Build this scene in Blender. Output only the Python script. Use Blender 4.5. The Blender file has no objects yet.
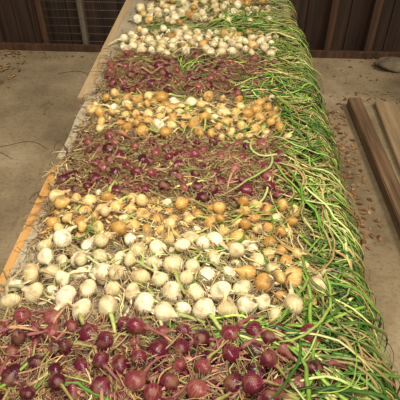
import bpy, math, random
import numpy as np
from mathutils import Vector, Matrix, Euler
random.seed(7); rng=np.random.default_rng(23)
scene=bpy.context.scene
COL=scene.collection
TOP=0.62      # top of the covered table

# ------------------------------------------------------------------ helpers
def link(o): COL.objects.link(o); return o
def tag(o,label=None,cat=None,group=None,kind=None):
    if label:o["label"]=label
    if cat:o["category"]=cat
    if group:o["group"]=group
    if kind:o["kind"]=kind
    return o
def new_mat(name):
    m=bpy.data.materials.new(name); m.use_nodes=True
    nt=m.node_tree; b=nt.nodes["Principled BSDF"]
    return m,nt,b
def N(nt,t,**kw):
    n=nt.nodes.new(t)
    for k,v in kw.items(): setattr(n,k,v)
    return n
def ramp(nt,stops):
    r=N(nt,"ShaderNodeValToRGB"); e=r.color_ramp.elements
    while len(e)<len(stops): e.new(0.5)
    for i,(p,c) in enumerate(stops):
        e[i].position=p; e[i].color=(*c,1)
    return r
def bump(nt,b,src,strength=.3,dist=.01):
    bp=N(nt,"ShaderNodeBump"); bp.inputs["Strength"].default_value=strength; bp.inputs["Distance"].default_value=dist
    nt.links.new(src,bp.inputs["Height"]); nt.links.new(bp.outputs[0],b.inputs["Normal"])

def mat_noise(name,stops,scale=5,detail=6,stretch=(1,1,1),rough=.8,bs=.3,bd=.01,coord="Object"):
    m,nt,b=new_mat(name)
    tc=N(nt,"ShaderNodeTexCoord"); mp=N(nt,"ShaderNodeMapping"); mp.inputs["Scale"].default_value=stretch
    ns=N(nt,"ShaderNodeTexNoise"); ns.inputs["Scale"].default_value=scale; ns.inputs["Detail"].default_value=detail
    ns.inputs["Roughness"].default_value=.65
    nt.links.new(tc.outputs[coord],mp.inputs[0]); nt.links.new(mp.outputs[0],ns.inputs["Vector"])
    r=ramp(nt,stops); nt.links.new(ns.outputs[0],r.inputs[0]); nt.links.new(r.outputs[0],b.inputs["Base Color"])
    b.inputs["Roughness"].default_value=rough
    bump(nt,b,ns.outputs[0],bs,bd)
    return m

def bulb_mat(name,stops,dirt,rough=.4,dirtamt=.85):
    m,nt,b=new_mat(name)
    tc=N(nt,"ShaderNodeTexCoord"); sp=N(nt,"ShaderNodeSeparateXYZ"); nt.links.new(tc.outputs["Object"],sp.inputs[0])
    at=N(nt,"ShaderNodeMath",operation="ARCTAN2"); nt.links.new(sp.outputs[1],at.inputs[0]); nt.links.new(sp.outputs[2],at.inputs[1])
    mx=N(nt,"ShaderNodeMath",operation="MULTIPLY"); mx.inputs[1].default_value=20; nt.links.new(sp.outputs[0],mx.inputs[0])
    oi=N(nt,"ShaderNodeObjectInfo")
    rz=N(nt,"ShaderNodeMath",operation="MULTIPLY"); rz.inputs[1].default_value=50; nt.links.new(oi.outputs["Random"],rz.inputs[0])
    cb=N(nt,"ShaderNodeCombineXYZ")
    ma=N(nt,"ShaderNodeMath",operation="MULTIPLY"); ma.inputs[1].default_value=5.5; nt.links.new(at.outputs[0],ma.inputs[0])
    nt.links.new(ma.outputs[0],cb.inputs[0]); nt.links.new(mx.outputs[0],cb.inputs[1]); nt.links.new(rz.outputs[0],cb.inputs[2])
    ns=N(nt,"ShaderNodeTexNoise"); ns.inputs["Scale"].default_value=1.5; ns.inputs["Detail"].default_value=6; ns.inputs["Roughness"].default_value=.6
    nt.links.new(cb.outputs[0],ns.inputs["Vector"])
    ad=N(nt,"ShaderNodeMath",operation="MULTIPLY_ADD"); ad.inputs[1].default_value=.48
    nt.links.new(oi.outputs["Random"],ad.inputs[0])
    sb=N(nt,"ShaderNodeMath",operation="SUBTRACT"); sb.inputs[1].default_value=.24; nt.links.new(ns.outputs[0],sb.inputs[0])
    nt.links.new(sb.outputs[0],ad.inputs[2])
    r=ramp(nt,stops); nt.links.new(ad.outputs[0],r.inputs[0])
    n2=N(nt,"ShaderNodeTexNoise"); n2.inputs["Scale"].default_value=32; n2.inputs["Detail"].default_value=7
    va=N(nt,"ShaderNodeVectorMath",operation="ADD"); cz=N(nt,"ShaderNodeCombineXYZ"); nt.links.new(rz.outputs[0],cz.inputs[0])
    nt.links.new(tc.outputs["Object"],va.inputs[0]); nt.links.new(cz.outputs[0],va.inputs[1]); nt.links.new(va.outputs[0],n2.inputs["Vector"])
    mr=N(nt,"ShaderNodeMapRange"); mr.inputs[1].default_value=.48; mr.inputs[2].default_value=.66; mr.inputs[4].default_value=dirtamt
    nt.links.new(n2.outputs[0],mr.inputs[0])
    mix=N(nt,"ShaderNodeMixRGB"); mix.inputs[2].default_value=(*dirt,1)
    nt.links.new(mr.outputs[0],mix.inputs[0]); nt.links.new(r.outputs[0],mix.inputs[1])
    nt.links.new(mix.outputs[0],b.inputs["Base Color"])
    mr2=N(nt,"ShaderNodeMapRange"); mr2.inputs[3].default_value=rough; mr2.inputs[4].default_value=.75
    nt.links.new(mr.outputs[0],mr2.inputs[0]); nt.links.new(mr2.outputs[0],b.inputs["Roughness"])
    bump(nt,b,ns.outputs[0],.5,.003)
    return m

M_red=bulb_mat("red_onion_skin",[(.2,(.028,.003,.009)),(.45,(.095,.007,.023)),(.62,(.165,.014,.037)),(.85,(.34,.11,.09))],(.24,.11,.06),.24,.8)
M_yel=bulb_mat("yellow_onion_skin",[(.2,(.40,.19,.035)),(.45,(.64,.37,.10)),(.62,(.76,.52,.19)),(.8,(.84,.69,.37))],(.27,.145,.05),.3)
M_whi=bulb_mat("white_onion_skin",[(.2,(.54,.42,.20)),(.42,(.76,.66,.40)),(.62,(.86,.79,.57)),(.85,(.90,.86,.70))],(.38,.25,.12),.36)

def leafmat(name,rough=.55,spec=.3):
    m,nt,b=new_mat(name)
    a=N(nt,"ShaderNodeAttribute",attribute_name="Col")
    tc=N(nt,"ShaderNodeTexCoord"); ns=N(nt,"ShaderNodeTexNoise"); ns.inputs["Scale"].default_value=60; ns.inputs["Detail"].default_value=4
    nt.links.new(tc.outputs["Object"],ns.inputs["Vector"])
    mr=N(nt,"ShaderNodeMapRange"); mr.inputs[3].default_value=.45; mr.inputs[4].default_value=1.5
    nt.links.new(ns.outputs[0],mr.inputs[0])
    vm=N(nt,"ShaderNodeVectorMath",operation="SCALE"); nt.links.new(a.outputs["Color"],vm.inputs[0]); nt.links.new(mr.outputs[0],vm.inputs["Scale"])
    nt.links.new(vm.outputs[0],b.inputs["Base Color"]); b.inputs["Roughness"].default_value=rough
    b.inputs["Specular IOR Level"].default_value=spec
    return m
M_leaf=leafmat("dry_leaf"); M_green=leafmat("green_leaf",.42,.35)
M_litter=leafmat("dead_leaf",.8,.1)

class Acc:
    def __init__(s): s.v=[];s.f=[];s.c=[];s.n=0
    def tube(s,pts,rad,cols,sides=4,flat=1.0):
        pts=np.asarray(pts,float); n=len(pts)
        t=np.gradient(pts,axis=0); t/=np.linalg.norm(t,axis=1)[:,None]+1e-9
        up=np.array([0,0,1.0]); 
        sd=np.cross(t,up); ln=np.linalg.norm(sd,axis=1)[:,None]
        sd=np.where(ln<.15,np.array([0,1.0,0]),sd/(ln+1e-9))
        nr=np.cross(sd,t)
        rad=np.asarray(rad)[:,None]
        rings=[]
        for k in range(sides):
            a=2*math.pi*k/sides+.4
            rings.append(pts+sd*math.cos(a)*rad+nr*math.sin(a)*rad*flat)
        V=np.stack(rings,1).reshape(-1,3)
        s.v.append(V); s.c.append(np.repeat(np.asarray(cols),sides,axis=0))
        b=s.n
        for i in range(n-1):
            for k in range(sides):
                k2=(k+1)%sides
                s.f.append((b+i*sides+k,b+i*sides+k2,b+(i+1)*sides+k2,b+(i+1)*sides+k))
        s.f.append(tuple(b+k for k in reversed(range(sides))))
        s.f.append(tuple(b+(n-1)*sides+k for k in range(sides)))
        s.n+=n*sides
    def raw(s,V,F,C):
        b=s.n; s.v.append(np.asarray(V,float)); s.c.append(np.asarray(C,float)); s.f+= [tuple(b+i for i in f) for f in F]; s.n+=len(V)
    def mesh(s,name,mat,inv=None):
        V=np.concatenate(s.v)
        if inv is not None:
            m=np.array(inv); V=V@m[:3,:3].T+m[:3,3]
        me=bpy.data.meshes.new(name); me.from_pydata(V.tolist(),[],s.f)
        ca=me.color_attributes.new("Col","FLOAT_COLOR","POINT")
        C=np.concatenate(s.c); C=np.concatenate([C,np.ones((len(C),1))],1)
        ca.data.foreach_set("color",C.astype(np.float32).ravel())
        me.polygons.foreach_set("use_smooth",[True]*len(me.polygons))
        me.materials.append(mat); me.update(); return me

def box_mesh(name,size,mat,bev=.004,center=(0,0,0)):
    import bmesh
    bm=bmesh.new(); bmesh.ops.create_cube(bm,size=1)
    for v in bm.verts:
        v.co=Vector((v.co.x*size[0]+center[0],v.co.y*size[1]+center[1],v.co.z*size[2]+center[2]))
    if bev: bmesh.ops.bevel(bm,geom=bm.edges[:],offset=bev,segments=2,affect='EDGES')
    me=bpy.data.meshes.new(name); bm.to_mesh(me); bm.free(); me.materials.append(mat); return me
def obj(name,me,loc=(0,0,0),rot=(0,0,0),parent=None):
    o=bpy.data.objects.new(name,me); o.location=loc; o.rotation_euler=rot
    if parent: o.parent=parent
    return link(o)

# ------------------------------------------------------------------ setting
m,nt,b=new_mat("dirt_floor")
tc=N(nt,"ShaderNodeTexCoord")
n1=N(nt,"ShaderNodeTexNoise"); n1.inputs["Scale"].default_value=1.5; n1.inputs["Detail"].default_value=8; n1.inputs["Roughness"].default_value=.62
n2=N(nt,"ShaderNodeTexNoise"); n2.inputs["Scale"].default_value=38; n2.inputs["Detail"].default_value=6; n2.inputs["Roughness"].default_value=.75
for q in (n1,n2): nt.links.new(tc.outputs["Object"],q.inputs["Vector"])
r1=ramp(nt,[(.32,(.115,.083,.046)),(.45,(.20,.148,.088)),(.56,(.27,.205,.127)),(.68,(.36,.285,.19))]); nt.links.new(n1.outputs[0],r1.inputs[0])
r2=ramp(nt,[(.3,(.5,.48,.45)),(.5,(1,1,1)),(.75,(1.15,1.12,1.08))]); nt.links.new(n2.outputs[0],r2.inputs[0])
mx=N(nt,"ShaderNodeMixRGB",blend_type="MULTIPLY"); mx.inputs[0].default_value=.85
nt.links.new(r1.outputs[0],mx.inputs[1]); nt.links.new(r2.outputs[0],mx.inputs[2])
nt.links.new(mx.outputs[0],b.inputs["Base Color"]); b.inputs["Roughness"].default_value=.9
bump(nt,b,n2.outputs[0],.35,.01)
M_floor=m
fme=box_mesh("floor",(9,9,.1),M_floor,0,(0,0,-.05))
fl=tag(obj("floor",fme,(0,1.5,0)),"dusty tan packed-earth and concrete barn floor","floor",kind="structure")

def wood(name,c1,c2,c3,axis=2,scale=9,rough=.75):
    st=[14,14,14]; st[axis]=.8
    return mat_noise(name,[(.3,c1),(.5,c2),(.7,c3)],scale=scale/6,detail=8,stretch=tuple(st),rough=rough,bs=.4,bd=.004)
M_wall=wood("weathered_dark_boards",(.008,.004,.0025),(.028,.0115,.006),(.068,.029,.014))
M_stud=wood("dark_stud_wood",(.020,.009,.005),(.060,.025,.0125),(.11,.050,.024))
M_greypost=wood("grey_post_wood",(.06,.045,.035),(.12,.095,.07),(.19,.15,.115))
import bmesh
bm=bmesh.new()
x=-4.4; WY=4.52
while x<4.4:
    w=random.uniform(.14,.21)
    r=bmesh.ops.create_cube(bm,size=1)
    dy=random.uniform(-.008,.008)
    for v in r["verts"]:
        v.co=Vector((v.co.x*(w-.008)+x+w/2, v.co.y*.025+dy, v.co.z*2.6+1.3))
    x+=w
r=bmesh.ops.create_cube(bm,size=1)
for v in r["verts"]: v.co=Vector((v.co.x*8.8,v.co.y*.02+.035,v.co.z*2.6+1.3))
me=bpy.data.meshes.new("wall_back"); bm.to_mesh(me); bm.free(); me.materials.append(M_wall)
tag(obj("wall_back",me,(0,WY,0)),"dark weathered vertical board barn wall","wall",kind="structure")
k=1
for (sx,w,mt,d) in [(-2.25,.08,M_stud,.07),(-1.76,.055,M_stud,.07),(-1.37,.05,M_greypost,.07),(-.75,.07,M_stud,.07),(.25,.07,M_stud,.08),(.95,.06,M_stud,.09),(1.33,.07,M_stud,.09),(1.95,.07,M_stud,.09)]:
    o=obj("trim_%d"%k,box_mesh("stud",(w,d,2.5),mt,.004,(0,0,1.25)),(sx,WY-.02-d/2,0.0)); k+=1
    tag(o,"dark vertical wooden stud on the barn wall","post",kind="structure")
o=obj("trim_%d"%k,box_mesh("sill",(8.6,.05,.06),M_stud,.006,(0,0,.03)),(0,WY-.135,0)); tag(o,"dark wooden sill board along the wall base","board",kind="structure")

M_wire,nt,b=new_mat("galvanised_wire"); b.inputs["Base Color"].default_value=(.18,.155,.125,1); b.inputs["Metallic"].default_value=.3; b.inputs["Roughness"].default_value=.6
A=Acc(); yy=WY-.0915
for i in range(13):
    xx=-1.70+i*.075
    A.tube([(xx,yy,.0),(xx+.003,yy,.7),(xx,yy,1.4)],[.002]*3,[(1,1,1)]*3,3)
for i in range(18):
    zz=.08+i*.075
    A.tube([(-1.76,yy,zz),(-1.3,yy,zz),(-.76,yy,zz)],[.002]*3,[(1,1,1)]*3,3)
tag(obj("wire_netting",A.mesh("wire_netting",M_wire)),"rusty square wire netting fixed to the wall studs","wire netting")

# ------------------------------------------------------------------ table
M_ply=mat_noise("plywood_face",[(.3,(.36,.17,.05)),(.5,(.50,.26,.08)),(.7,(.60,.35,.125))],scale=2,detail=7,stretch=(14,.8,14),rough=.6,bs=.2,bd=.003)
M_ply2=mat_noise("pale_plywood",[(.3,(.30,.20,.105)),(.5,(.42,.30,.17)),(.7,(.52,.39,.235))],scale=2,detail=7,stretch=(14,.8,14),rough=.7,bs=.2,bd=.003)
M_sheet=mat_noise("cream_card_sheet",[(.3,(.55,.47,.34)),(.5,(.72,.64,.48)),(.7,(.80,.73,.58))],scale=6,detail=8,rough=.7,bs=.15,bd=.003)
PT=.018
for (x0,x1,y0,y1,mt,lab) in [(-.80,.50,.25,1.775,M_ply,"orange-brown plywood panel laid on sawhorses"),
                         (-.765,.49,1.785,2.40,M_ply,"orange-brown plywood panel laid on sawhorses"),
                         (-.845,.48,2.41,4.2,M_ply2,"pale plywood panel laid on sawhorses near the wall")]:
    o=obj("plywood_panel",box_mesh("plywood_panel",(x1-x0,y1-y0,PT),mt,.002),((x0+x1)/2,(y0+y1)/2,TOP-.004-PT/2))
    tag(o,lab,"table top")
def sheet(x0,x1,y0,y1,lab,rot):
    bm=bmesh.new(); nx,ny=24,30; vs=[]
    for j in range(ny+1):
        for i in range(nx+1):
            u=i/nx; v=j/ny
            e=.006*math.sin(9*v+rot*40)*(1 if i==0 else 0)
            z=(.0008*math.sin(13*u+7*v))
            vs.append(bm.verts.new(((x0+(x1-x0)*u)+e-(x0+x1)/2,(y0+(y1-y0)*v)-(y0+y1)/2,z)))
    for j in range(ny):
        for i in range(nx):
            a=j*(nx+1)+i; bm.faces.new((vs[a],vs[a+1],vs[a+nx+2],vs[a+nx+1]))
    r=bmesh.ops.solidify(bm,geom=bm.faces[:],thickness=.0025)
    me=bpy.data.meshes.new("card_sheet"); bm.to_mesh(me); bm.free(); me.materials.append(M_sheet)
    o=obj("card_sheet",me,((x0+x1)/2,(y0+y1)/2,TOP+.0005),(0,0,rot)); tag(o,lab,"cover sheet")
sheet(-.76,.45,.26,1.80,"cream card sheet covering the plywood under the onions",.004)
sheet(-.79,.44,1.81,2.50,"cream card sheet covering the plywood under the onions",-.012)
sheet(-.785,.44,2.51,4.18,"cream card sheet covering the plywood under the onions",.006)

M_saw=wood("sawhorse_timber",(.20,.12,.06),(.32,.21,.11),(.42,.29,.16),axis=0)
for sy in (.55,1.55,2.15,2.8,3.9):
    e=bpy.data.objects.new("sawhorse",None); e.location=(-.18,sy,0); link(e); tag(e,"pale timber sawhorse carrying the plywood panels","sawhorse",group="sawhorses under the table")
    ht=TOP-.004-PT
    obj("top_beam",box_mesh("top_beam",(1.0,.045,.09),M_saw,.003),(0,0,ht-.045),parent=e)
    for sx in (-.42,.42):
        for s in (-1,1):
            obj("leg",box_mesh("leg",(.07,.035,.575),M_saw,.003),(sx,s*.085,ht/2-.02),(s*.24,0,0),parent=e)

# ------------------------------------------------------------------ onion layout
rows=[("red",.42,.895,96,.026,.040,3,.20),
      ("white",.945,1.235,58,.028,.042,2,.15),
      ("yellow",1.25,1.49,58,.024,.037,2,.16),
      ("red",1.55,1.96,74,.022,.036,4,.24),
      ("yellow",2.01,2.37,80,.023,.037,2,.16),
      ("red",2.45,2.90,80,.022,.036,4,.24),
      ("white",2.96,3.30,66,.026,.038,2,.16),
      ("white",3.48,3.80,46,.026,.038,2,.18),
      ("yellow",3.82,4.12,34,.026,.036,2,.16)]
P=[];R=[];RI=[]
for ri,(kd,y0,y1,n,ra,rb,_,_) in enumerate(rows):
    for i in range(n):
        x=rng.uniform(-.71,.33); P.append((x,rng.uniform(y0,y1))); R.append(rng.uniform(ra,rb)); RI.append(ri)
P=np.array(P);R=np.array(R);RI=np.array(RI)
def wav(x,ri): return .022*np.sin(x*6+ri*2.1)+.012*np.sin(x*15+ri)
Y0=np.array([rows[i][1] for i in RI]); Y1=np.array([rows[i][2] for i in RI])
for it in range(260):
    D=P[:,None,:]-P[None,:,:]; d=np.sqrt((D**2).sum(2))+1e-9
    mn=(R[:,None]+R[None,:])*1.0; ov=np.clip(mn-d,0,None); np.fill_diagonal(ov,0)
    P=P+(D/d[:,:,None]*ov[:,:,None]*.45).sum(1)
    w=wav(P[:,0],RI)
    P[:,1]=np.clip(P[:,1],Y0+w-.01,Y1+w+.03)
    P[:,0]=np.clip(P[:,0],-.735+R+.012*np.sin(P[:,1]*11),.37-.5*R+.02*np.sin(P[:,1]*9))
SQ=.95
Z=TOP+.003+R*SQ
on=[(P[i,0],P[i,1],Z[i],R[i],RI[i]) for i in range(len(P))]
def drop(x,y,r):
    z=TOP+.003+r*SQ
    for (a,b2,c,q,_) in on:
        dd=(a-x)**2+(b2-y)**2; s=(q+r)*.96
        if dd<s*s: z=max(z,c+math.sqrt(s*s-dd))
    return z
for ri,n in [(0,40),(1,20),(2,18),(3,22),(4,22),(5,22),(6,16),(7,10)]:
    kd,y0,y1,_,ra,rb,_,_=rows[ri]
    for i in range(n):
        best=None
        for t in range(16):
            x=rng.uniform(-.66,.32); y=rng.uniform(y0+.03,y1-.01); r=rng.uniform(ra,rb)*.90
            z=drop(x,y,r)
            if best is None or z<best[2]: best=(x,y,z,r,ri)
        on.append(best)

GX0,GY0,GS=-1.0,.2,.0125; NX,NY=int(2.0/GS),int(4.2/GS)
gx=GX0+GS*np.arange(NX); gy=GY0+GS*np.arange(NY)
H=np.full((NX,NY),TOP+.004)
H[gx>.50,:]=TOP-.10
for (x,y,z,r,_) in on:
    i0=int((x-r-GX0)/GS); i1=int((x+r-GX0)/GS)+2; j0=int((y-r-GY0)/GS); j1=int((y+r-GY0)/GS)+2
    i0=max(i0,0);j0=max(j0,0)
    xs=gx[i0:i1,None]; ys=gy[None,j0:j1]
    dd=r*r-(xs-x)**2-(ys-y)**2
    hh=np.where(dd>0,z+np.sqrt(np.clip(dd,0,None))*.95,0)
    H[i0:i1,j0:j1]=np.maximum(H[i0:i1,j0:j1],hh)
def blur(A_,k):
    B=A_.copy()
    for ax in (0,1):
        acc=np.zeros_like(B)
        for s in range(-k,k+1): acc+=np.roll(B,s,axis=ax)
        B=acc/(2*k+1)
    return B
HB=blur(blur(H,2),2)
def hs(x,y,F=HB):
    i=int(np.clip((x-GX0)/GS,0,NX-1)); j=int(np.clip((y-GY0)/GS,0,NY-1)); return F[i,j]

def path(x,y,z,ang,L,off,n=9,wig=.35,pull=.5,edge=.50):
    """drape a strand over the heap; past the table edge it droops"""
    pts=[(x,y,z)]; st=L/(n-1); a=ang; curl=rng.normal(0,wig)/n
    fall=0
    for i in range(1,n):
        a+=curl+rng.normal(0,wig*.25)
        if x>edge or x<-.80:
            fall+=1; c=max(.15,1-.25*fall)
            x+=math.cos(a)*st*c; y+=math.sin(a)*st*c
            z=z-st*math.sqrt(max(0,1-c*c))
        else:
            x+=math.cos(a)*st; y+=math.sin(a)*st
            tz=hs(x,y)+off+rng.normal(0,.003)
            z=z+(tz-z)*pull
        z=max(z,.02)
        pts.append((x,y,z))
    return np.array(pts)

def leafcols(base,tip,n,j=.12):
    base=np.array(base);tip=np.array(tip); t=np.linspace(0,1,n)[:,None]
    c=base*(1-t)+tip*t
    return np.clip(c*(1+rng.normal(0,j)),.004,1)

prof=[(-.90,0.0),(-.93,.10),(-.88,.34),(-.70,.68),(-.36,.93),(0,1.0),(.32,.93),(.60,.73),(.80,.50),(.98,.31),(1.16,.20),(1.38,.15),(1.42,.0)]
def bulb_mesh(name,mat,sx):
    pr=np.array(prof); out=[]
    for i in range(len(pr)-1):
        p0=pr[max(i-1,0)];p1=pr[i];p2=pr[i+1];p3=pr[min(i+2,len(pr)-1)]
        for t in (0,.5):
            out.append(.5*((2*p1)+(-p0+p2)*t+(2*p0-5*p1+4*p2-p3)*t*t+(-p0+3*p1-3*p2+p3)*t**3))
    out.append(pr[-1]); out=np.array(out); out[:,1]=np.clip(out[:,1],0,None)
    S=22; V=[];F=[]
    ph=random.uniform(0,6); l2=random.uniform(.03,.11); l3=random.uniform(.02,.06); sk=random.uniform(-.14,.14)
    shp=random.uniform(.8,1.35)
    for i,(px,pr_) in enumerate(out):
        for k in range(S):
            a=2*math.pi*k/S
            q=min(pr_,1)**shp*(1+l2*math.cos(2*a+ph)+l3*math.cos(3*a+ph*2)+.012*math.cos(11*a))*.97
            V.append((px*sx,q*math.cos(a)+sk*px*abs(px),q*math.sin(a)*SQ))
    for i in range(len(out)-1):
        for k in range(S):
            k2=(k+1)%S; F.append((i*S+k,(i+1)*S+k,(i+1)*S+k2,i*S+k2))
    me=bpy.data.meshes.new(name); me.from_pydata(V,[],F)
    bm=bmesh.new(); bm.from_mesh(me); bmesh.ops.remove_doubles(bm,verts=bm.verts,dist=.0005); bmesh.ops.recalc_face_normals(bm,faces=bm.faces)
    for f in bm.faces: f.smooth=True
    bm.to_mesh(me); bm.free(); me.materials.append(mat); return me
def scaled(me,s):
    m2=me.copy(); m2.transform(Matrix.Scale(s,4)); return m2
MB={}
for kd,mt,sxs in [("red",M_red,(.78,.92,1.12)),("white",M_whi,(.80,.95,1.1)),("yellow",M_yel,(.78,.94,1.12))]:
    MB[kd]=[]
    for sx in sxs:
        for v in range(4): MB[kd].append(bulb_mesh(kd+"_onion",mt,sx))
sizes={}
def get_bulb(kd,r):
    v=random.randrange(len(MB[kd])); q=round(r*500)/500
    key=(kd,v,q)
    if key not in sizes: sizes[key]=scaled(MB[kd][v],q)
    return sizes[key],q

pal={"red":[((.30,.11,.11),(.38,.24,.13)),((.40,.23,.14),(.48,.34,.18)),((.24,.08,.08),(.30,.18,.10)),((.32,.30,.10),(.40,.34,.14))],
     "white":[((.62,.60,.34),(.50,.44,.22)),((.55,.50,.30),(.55,.42,.24)),((.38,.44,.14),(.36,.40,.13)),((.45,.35,.2),(.5,.38,.22))],
     "yellow":[((.56,.40,.17),(.50,.36,.18)),((.50,.42,.20),(.50,.38,.20)),((.40,.27,.13),(.45,.32,.17)),((.34,.40,.12),(.38,.38,.12))]}
labs={"red":"dark purple-red onion with dried papery stalk in the curing heap",
      "white":"creamy white onion with trailing stalk and dusty roots",
      "yellow":"golden yellow onion with dried tan stalk and roots"}
top_lab={"red":"dark purple-red onion lying on top of other red onions",
         "white":"creamy white onion lying on top of other white onions",
         "yellow":"golden yellow onion lying on top of other yellow onions"}
nbase=len(P)
for idx,(x,y,z,r,ri) in enumerate(on):
    kd=rows[ri][0]; nl=rows[ri][6]; LL=rows[ri][7]
    if ri==1 and rng.random()<np.clip((x+.0)*1.7+(y-1.08)*1.3,0,.55): kd="yellow"
    if ri==2 and rng.random()<.15: kd="white"
    if ri==4 and rng.random()<.10: kd="white"
    if ri in (6,7) and rng.random()<.15: kd="yellow"
    if ri==8 and rng.random()<.4: kd="white"
    me,q=get_bulb(kd,r)
    yaw=rng.normal(.35,.9) if rng.random()<.7 else rng.uniform(-3.14,3.14)
    if kd=="white" and rng.random()<.3: yaw=rng.normal(1.2,.5)
    pitch=-rng.uniform(-.15,.6)
    if rng.random()<.16: pitch=rng.uniform(.3,.8)
    o=bpy.data.objects.new(kd+"_onion",me)
    o.location=(x,y,z); o.rotation_euler=(rng.uniform(-.1,.1),pitch,yaw); link(o)
    tag(o,labs[kd] if idx<nbase else top_lab[kd],"onion",group=kd+" onions curing on the table")
    M=Matrix.Translation((x,y,z))@Euler(o.rotation_euler,'XYZ').to_matrix().to_4x4(); inv=M.inverted()
    A=Acc(); p0=M@Vector((q*1.0,0,0)); p1=M@Vector((q*1.5,0,0))
    d=(p1-p0).normalized(); ang=math.atan2(d.y,d.x)
    nk=random.choice(pal[kd])
    tail=path(p1.x,p1.y,p1.z,ang,q*2.2,.0,4,.3,.4)
    npt=np.vstack([np.array(p0)[None],tail])
    A.tube(npt,[q*.24,q*.19,q*.17,q*.15,q*.11],leafcols(nk[0],nk[0],5),6)
    e=tail[-2]
    cnt=nl if y<3.2 else 2
    for l in range(cnt):
        c=random.choice(pal[kd]); L=LL*rng.uniform(.5,1.25)
        pp=path(e[0],e[1],e[2],ang+rng.normal(0,.55),L,rng.uniform(-.008,.012),8,.9)
        rr=np.linspace(.0036,.0010,8)*rng.uniform(.7,1.4)
        A.tube(pp,rr,leafcols(c[0],c[1],8,.25),4,.6)
    s=bpy.data.objects.new("stalk",A.mesh("stalk",M_leaf,inv)); s.parent=o; link(s)
    if y<2.45:
        A=Acc()
        for l in range(16 if y<1.4 else 10):
            a=rng.uniform(0,6.28); f=rng.uniform(.1,.8)
            v0=Vector((-q*.74,math.cos(a)*q*.10,math.sin(a)*q*.10))
            L=q*rng.uniform(.5,1.1); pts=[]
            for t in (0,.35,.7,1):
                pts.append(tuple(v0+Vector((-L*t*(1-.3*f*t),math.cos(a)*L*f*t+rng.normal(0,.0015),math.sin(a)*L*f*t-.15*L*t*t))))
            A.tube(pts,[.0010,.0009,.0008,.0005],leafcols((.38,.27,.16),(.52,.40,.26),4,.3),3)
        s=bpy.data.objects.new("roots",A.mesh("roots",M_leaf)); s.parent=o; link(s)

# ------------------------------------------------------------------ dry tops
straw={"red":[((.30,.155,.085),(.38,.24,.115)),((.52,.36,.18),(.58,.42,.23)),((.13,.045,.028),(.21,.10,.055)),((.40,.23,.10),(.34,.20,.09)),((.66,.52,.32),(.54,.40,.22)),((.19,.055,.05),(.25,.115,.07)),((.36,.33,.12),(.34,.27,.11)),((.48,.34,.18),(.40,.27,.135))],
       "white":[((.52,.40,.23),(.60,.47,.28)),((.28,.18,.09),(.40,.27,.14)),((.42,.43,.17),(.48,.41,.19)),((.16,.10,.05),(.26,.16,.08)),((.42,.30,.16),(.48,.35,.19))],
       "yellow":[((.52,.37,.17),(.58,.42,.22)),((.26,.155,.07),(.38,.24,.11)),((.60,.47,.26),(.54,.41,.21)),((.17,.10,.045),(.25,.15,.07))]}
flk={"red":[(.30,.08,.085),(.18,.025,.04),(.42,.20,.14)],"white":[(.74,.65,.46),(.62,.52,.33)],"yellow":[(.70,.46,.17),(.56,.33,.11),(.74,.57,.30)]}
names={"red":"tangled brown and purplish dried onion tops among red onions","white":"thin tan dried onion leaves among white onions","yellow":"tan dried onion leaves among yellow onions"}
cnts=[1150,600,1100,2900,1100,2800,500,450,200]
for ri,(kd,y0,y1,*_) in enumerate(rows):
    A=Acc(); red=kd=="red"
    clumps=[(rng.uniform(-.75,.36),rng.uniform(y0,y1),rng.normal(.2,.9)) for _ in range(34)]
    for i in range(cnts[ri]):
        if rng.random()<.55:
            cx,cy,ca_=clumps[rng.integers(len(clumps))]; x=cx+rng.normal(0,.05); y=cy+rng.normal(0,.04); a=ca_+rng.normal(0,.4)
            x=float(np.clip(x,-.78,.4)); y=float(np.clip(y,y0-.04,y1+.05))
        else:
            x=rng.uniform(-.75,.36); y=rng.uniform(y0-.03,y1+.03); a=rng.normal(.25,.7)
        if rng.random()<.05: x=rng.uniform(-.75,-.69)
        if rng.random()<.25: a=rng.uniform(-3.14,3.14)
        if x<-.68 and math.cos(a)<0 and rng.random()<.9: a=a+3.14
        L=rng.uniform(.05,.24)
        off=rng.uniform(-.006,(.008 if ri==0 else .020) if red else .003)
        pp=path(x,y,hs(x,y)+off,a,L,off,8,1.5,.6)
        c=random.choice(straw[kd])
        w=rng.uniform(.0009,.0022) if rng.random()<.72 else rng.uniform(.0022,.0048)
        A.tube(pp,np.linspace(w,w*.4,8),leafcols(c[0],c[1],8,.3),3,.6)
    for i in range(150):   # loose papery skins
        x=rng.uniform(-.72,.34); y=rng.uniform(y0,y1); L=rng.uniform(.02,.05); a=rng.uniform(-3.1,3.1)
        pp=path(x,y,hs(x,y)+.004,a,L,.004,4,.8,.6); w=rng.uniform(.004,.010); c=random.choice(flk[kd])
        A.tube(pp,[w*.3,w,w*.8,w*.2],leafcols(c,c,4,.25),4,.25)
    o=obj("dried_onion_tops",A.mesh("dried_onion_tops",M_leaf)); tag(o,names[kd],"dried leaves",kind="stuff")

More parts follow.
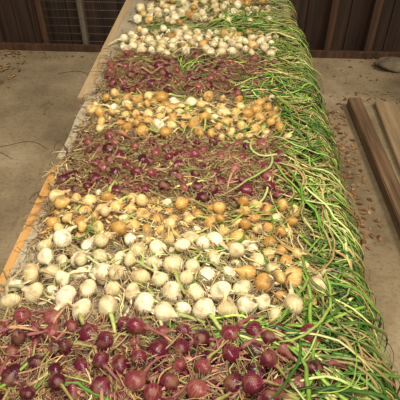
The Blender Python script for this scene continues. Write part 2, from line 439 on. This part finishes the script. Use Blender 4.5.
# ------------------------------------------------------------------ green tops
gp=[((.48,.53,.22),(.16,.30,.045)),((.17,.36,.05),(.10,.24,.03)),((.10,.25,.035),(.17,.34,.045)),((.32,.44,.09),(.25,.38,.065)),((.035,.095,.016),(.08,.19,.025)),((.54,.54,.27),(.38,.44,.12)),((.05,.145,.025),(.04,.115,.018)),((.24,.40,.065),(.16,.31,.04))]  # leaf greens; darkest tones paint in shadow, palest paint in highlights
dp=[((.54,.45,.20),(.48,.36,.15)),((.36,.25,.10),(.28,.18,.07)),((.56,.52,.20),(.52,.42,.15)),((.44,.34,.15),(.36,.25,.10))]
def greens(lst,label,dry=.24):
    A=Acc()
    for (n,xa,xb,ya,yb,am,asd,La,Lb,oa,ob) in lst:
        for i in range(n):
            x=rng.uniform(xa,xb); y=rng.uniform(ya,yb)
            a=rng.normal(am,asd); L=rng.uniform(La,Lb)
            off=rng.uniform(oa,ob)
            pp=path(x,y,hs(x,y)+off*.4,a,L,off,12,.95,.45,.50+rng.uniform(-.05,.04))
            w=rng.uniform(.0016,.0038) if rng.random()<.6 else rng.uniform(.0038,.0072)
            c=random.choice(gp)
            t=np.linspace(0,1,12); rr=w*np.clip(.75+1.0*t-1.6*t**3,.12,1.1)
            if rng.random()<dry: c=random.choice(dp)
            cc=leafcols(c[0],c[1],12,.3)
            if rng.random()<.28:   # withered tip
                cc[8:]=cc[8:]*.3+np.array((.44,.34,.15))*.7
            A.tube(pp,rr,cc,5,.5)
    o=obj("green_onion_tops",A.mesh("green_onion_tops",M_green)); tag(o,label,"green leaves",kind="stuff")
greens([(170,.19,.44,.42,.92,-.15,.5,.28,.50,0,.05),(45,-.05,.3,.86,.94,.0,.3,.2,.45,0,.02),(16,-.7,0,.5,.9,.1,.5,.15,.35,.0,.01)],"heap of long green onion leaves hanging beside red onions")
greens([(85,.28,.45,.92,1.24,-.25,.5,.28,.5,0,.045),(95,.30,.46,1.22,1.52,-.4,.5,.25,.45,0,.045),(16,-.2,.2,1.20,1.28,.05,.4,.15,.3,0,.008),(16,-.7,.2,1.0,1.5,.2,.5,.12,.25,.0,.004)],"long green onion leaves spilling over the table edge")
greens([(180,.20,.45,1.54,2.0,-.45,.5,.25,.5,0,.055),(80,-.05,.35,1.92,2.03,-.1,.35,.2,.4,.0,.02),(40,-.6,.1,1.54,1.95,.2,.6,.15,.3,.0,.022)],"thick green onion leaves beside red onions")
greens([(120,.28,.45,2.0,2.43,-.5,.5,.25,.45,0,.05),(40,-.5,.2,2.0,2.3,.2,.5,.12,.25,.0,.008)],"long green onion leaves beside yellow onions")
greens([(180,.20,.45,2.43,2.93,-.4,.5,.25,.5,0,.055),(100,0,.35,2.41,2.55,.0,.3,.2,.4,0,.035),(40,-.6,.2,2.5,2.9,.2,.6,.15,.35,0,.028),(18,-.30,-.15,2.65,2.75,1.3,.3,.15,.25,.02,.04)],"thick green onion leaves spilling beside red onions")
greens([(150,.26,.44,2.95,3.5,-.4,.5,.2,.4,0,.05),(250,-.16,.3,3.33,3.53,.1,.45,.2,.4,0,.05),(60,-.1,.38,3.55,4.1,0,.6,.2,.4,0,.025),(60,-.7,-.1,3.34,3.47,.1,.5,.15,.3,0,.01)],"green onion leaves heaped between rows of white onions")

# ------------------------------------------------------------------ timber, stone, litter on floor
M_beam=mat_noise("old_timber",[(.3,(.055,.03,.015)),(.5,(.14,.080,.040)),(.7,(.25,.155,.085))],scale=1.8,detail=8,stretch=(16,.8,16),rough=.8,bs=.5,bd=.004)
M_board=mat_noise("pale_timber",[(.3,(.17,.11,.06)),(.5,(.27,.185,.105)),(.7,(.38,.27,.165))],scale=1.8,detail=8,stretch=(16,.8,16),rough=.8,bs=.4,bd=.004)
o=obj("timber_beam",box_mesh("timber_beam",(.10,1.75,.085),M_beam,.006),(1.06,2.60,.0425),(0,0,.035)); tag(o,"weathered brown timber beam lying on the floor","beam")
o=obj("timber_board",box_mesh("timber_board",(.16,1.5,.04),M_board,.004),(1.27,2.75,.02),(0,0,-.02)); tag(o,"paler weathered board lying beside the beam","board")
M_stone=mat_noise("brown_stone",[(.3,(.07,.052,.035)),(.5,(.13,.098,.066)),(.7,(.20,.155,.11))],scale=9,detail=8,rough=.9,bs=.6,bd=.01)
bm=bmesh.new(); bmesh.ops.create_icosphere(bm,subdivisions=4,radius=1)
from mathutils import noise
for v in bm.verts:
    n_=noise.noise(v.co*1.3)*.35+noise.noise(v.co*3.5)*.1
    v.co*= (1+n_); v.co=Vector((v.co.x*.15,v.co.y*.10,max(v.co.z,-.6)*.06))
for f in bm.faces: f.smooth=True
me=bpy.data.meshes.new("rock"); bm.to_mesh(me); bm.free(); me.materials.append(M_stone)
o=obj("rock",me,(1.52,4.18,.034)); tag(o,"flat grey-brown rock on the floor by the wall","rock")

def litter(regions,label):
    A=Acc()
    for (n,xa,xb,ya,yb,sa,sb) in regions:
        for i in range(n):
            x=rng.uniform(xa,xb) if rng.random()<.4 else np.clip(rng.normal((xa+xb)/2,(xb-xa)/4),xa,xb); y=rng.uniform(ya,yb); s=rng.uniform(sa,sb); a=rng.uniform(0,6.28)
            z=.003+rng.uniform(0,.004)
            if .95<x<1.17 and 1.7<y<3.5: continue
            if 1.17<x<1.37 and 1.97<y<3.52: continue
            c=random.choice([(.22,.10,.04),(.28,.15,.07),(.15,.075,.035),(.34,.21,.11),(.26,.13,.06)])
            V=[];ca,sn=math.cos(a),math.sin(a); cl=rng.uniform(.1,.5)
            out=[(-1,0),(-.55,.35),(-.1,.5),(.4,.38),(1,0),(.4,-.38),(-.1,-.5),(-.55,-.35)]
            V.append((x,y,z+rng.uniform(0,.004)))
            for (u,v) in out:
                u*=s;v*=s*rng.uniform(.8,1.15); V.append((x+u*ca-v*sn,y+u*sn+v*ca,z+abs(v)*cl+abs(u)*cl*.4*rng.uniform(.3,1)))
            F=[(0,k,k%8+1) for k in range(1,9)]
            cc=np.clip(np.array(c)*rng.uniform(.7,1.3),0,1)
            A.raw(V,F,[cc]*9)
    o=obj("leaf_litter",A.mesh("leaf_litter",M_litter)); tag(o,label,"dead leaves",kind="stuff")
litter([(420,.60,.96,1.9,3.4,.010,.026),(90,.7,1.7,3.4,3.75,.008,.02),(90,1.37,1.9,1.9,3.4,.010,.026),(60,.6,2.3,3.8,4.35,.008,.02)],"crisp brown dead leaves scattered by the timber beam")
litter([(170,-2.5,-1.85,3.5,4.35,.012,.03),(60,-2.6,-.9,4.2,4.36,.008,.02),(45,-2.4,-.9,1.5,4.2,.004,.010)],"brown dead leaves drifted against the wall base")
A=Acc()
for (x,y,a,L) in [(-1.95,2.55,.35,.5),(-1.6,2.75,.2,.35),(-1.2,2.2,1.2,.12),(-1.4,3.2,2.0,.1),(-1.8,1.9,.6,.15),(-1.5,3.9,.1,.3),(.75,2.4,1.1,.2),(.85,3.1,2.2,.2)]:
    pts=[(x+math.cos(a+.2*math.sin(t*5))*L*t,y+math.sin(a+.3*math.sin(t*4))*L*t,.004) for t in np.linspace(0,1,7)]
    A.tube(pts,[.002]*7,[(.13,.08,.05)]*7,4)
tag(obj("loose_twigs",A.mesh("loose_twigs",M_litter)),"thin dark twigs and straws lying on the dusty floor","twigs",kind="stuff")

# ------------------------------------------------------------------ light
w=bpy.data.worlds.new("World"); scene.world=w; w.use_nodes=True
bg=w.node_tree.nodes["Background"]; bg.inputs[0].default_value=(1.0,.90,.70,1); bg.inputs[1].default_value=.34
sl=bpy.data.lights.new("daylight","SUN"); sl.energy=2.0; sl.angle=math.radians(12); sl.color=(1,.91,.72)
so=bpy.data.objects.new("daylight",sl); so.rotation_euler=(math.radians(26),math.radians(24),0); so.location=(1,-2,4); link(so)
al=bpy.data.lights.new("near_fill","AREA"); al.energy=68; al.size=.7; al.color=(1,.90,.72)  # added warm fill light above the near rows, no real fixture there
ao=bpy.data.objects.new("near_fill",al); ao.location=(.0,1.1,3.1); ao.rotation_euler=(math.radians(14),0,0); link(ao)

# ------------------------------------------------------------------ camera
cam=bpy.data.cameras.new("camera"); cam.lens=43.2; cam.sensor_width=36; cam.clip_start=.05
co=bpy.data.objects.new("camera",cam); co.location=(0,0,TOP+1.35+.02)
co.rotation_euler=(math.radians(90-41.3),0,math.radians(3.32)); link(co)
scene.camera=co
scene.view_settings.view_transform='Standard'
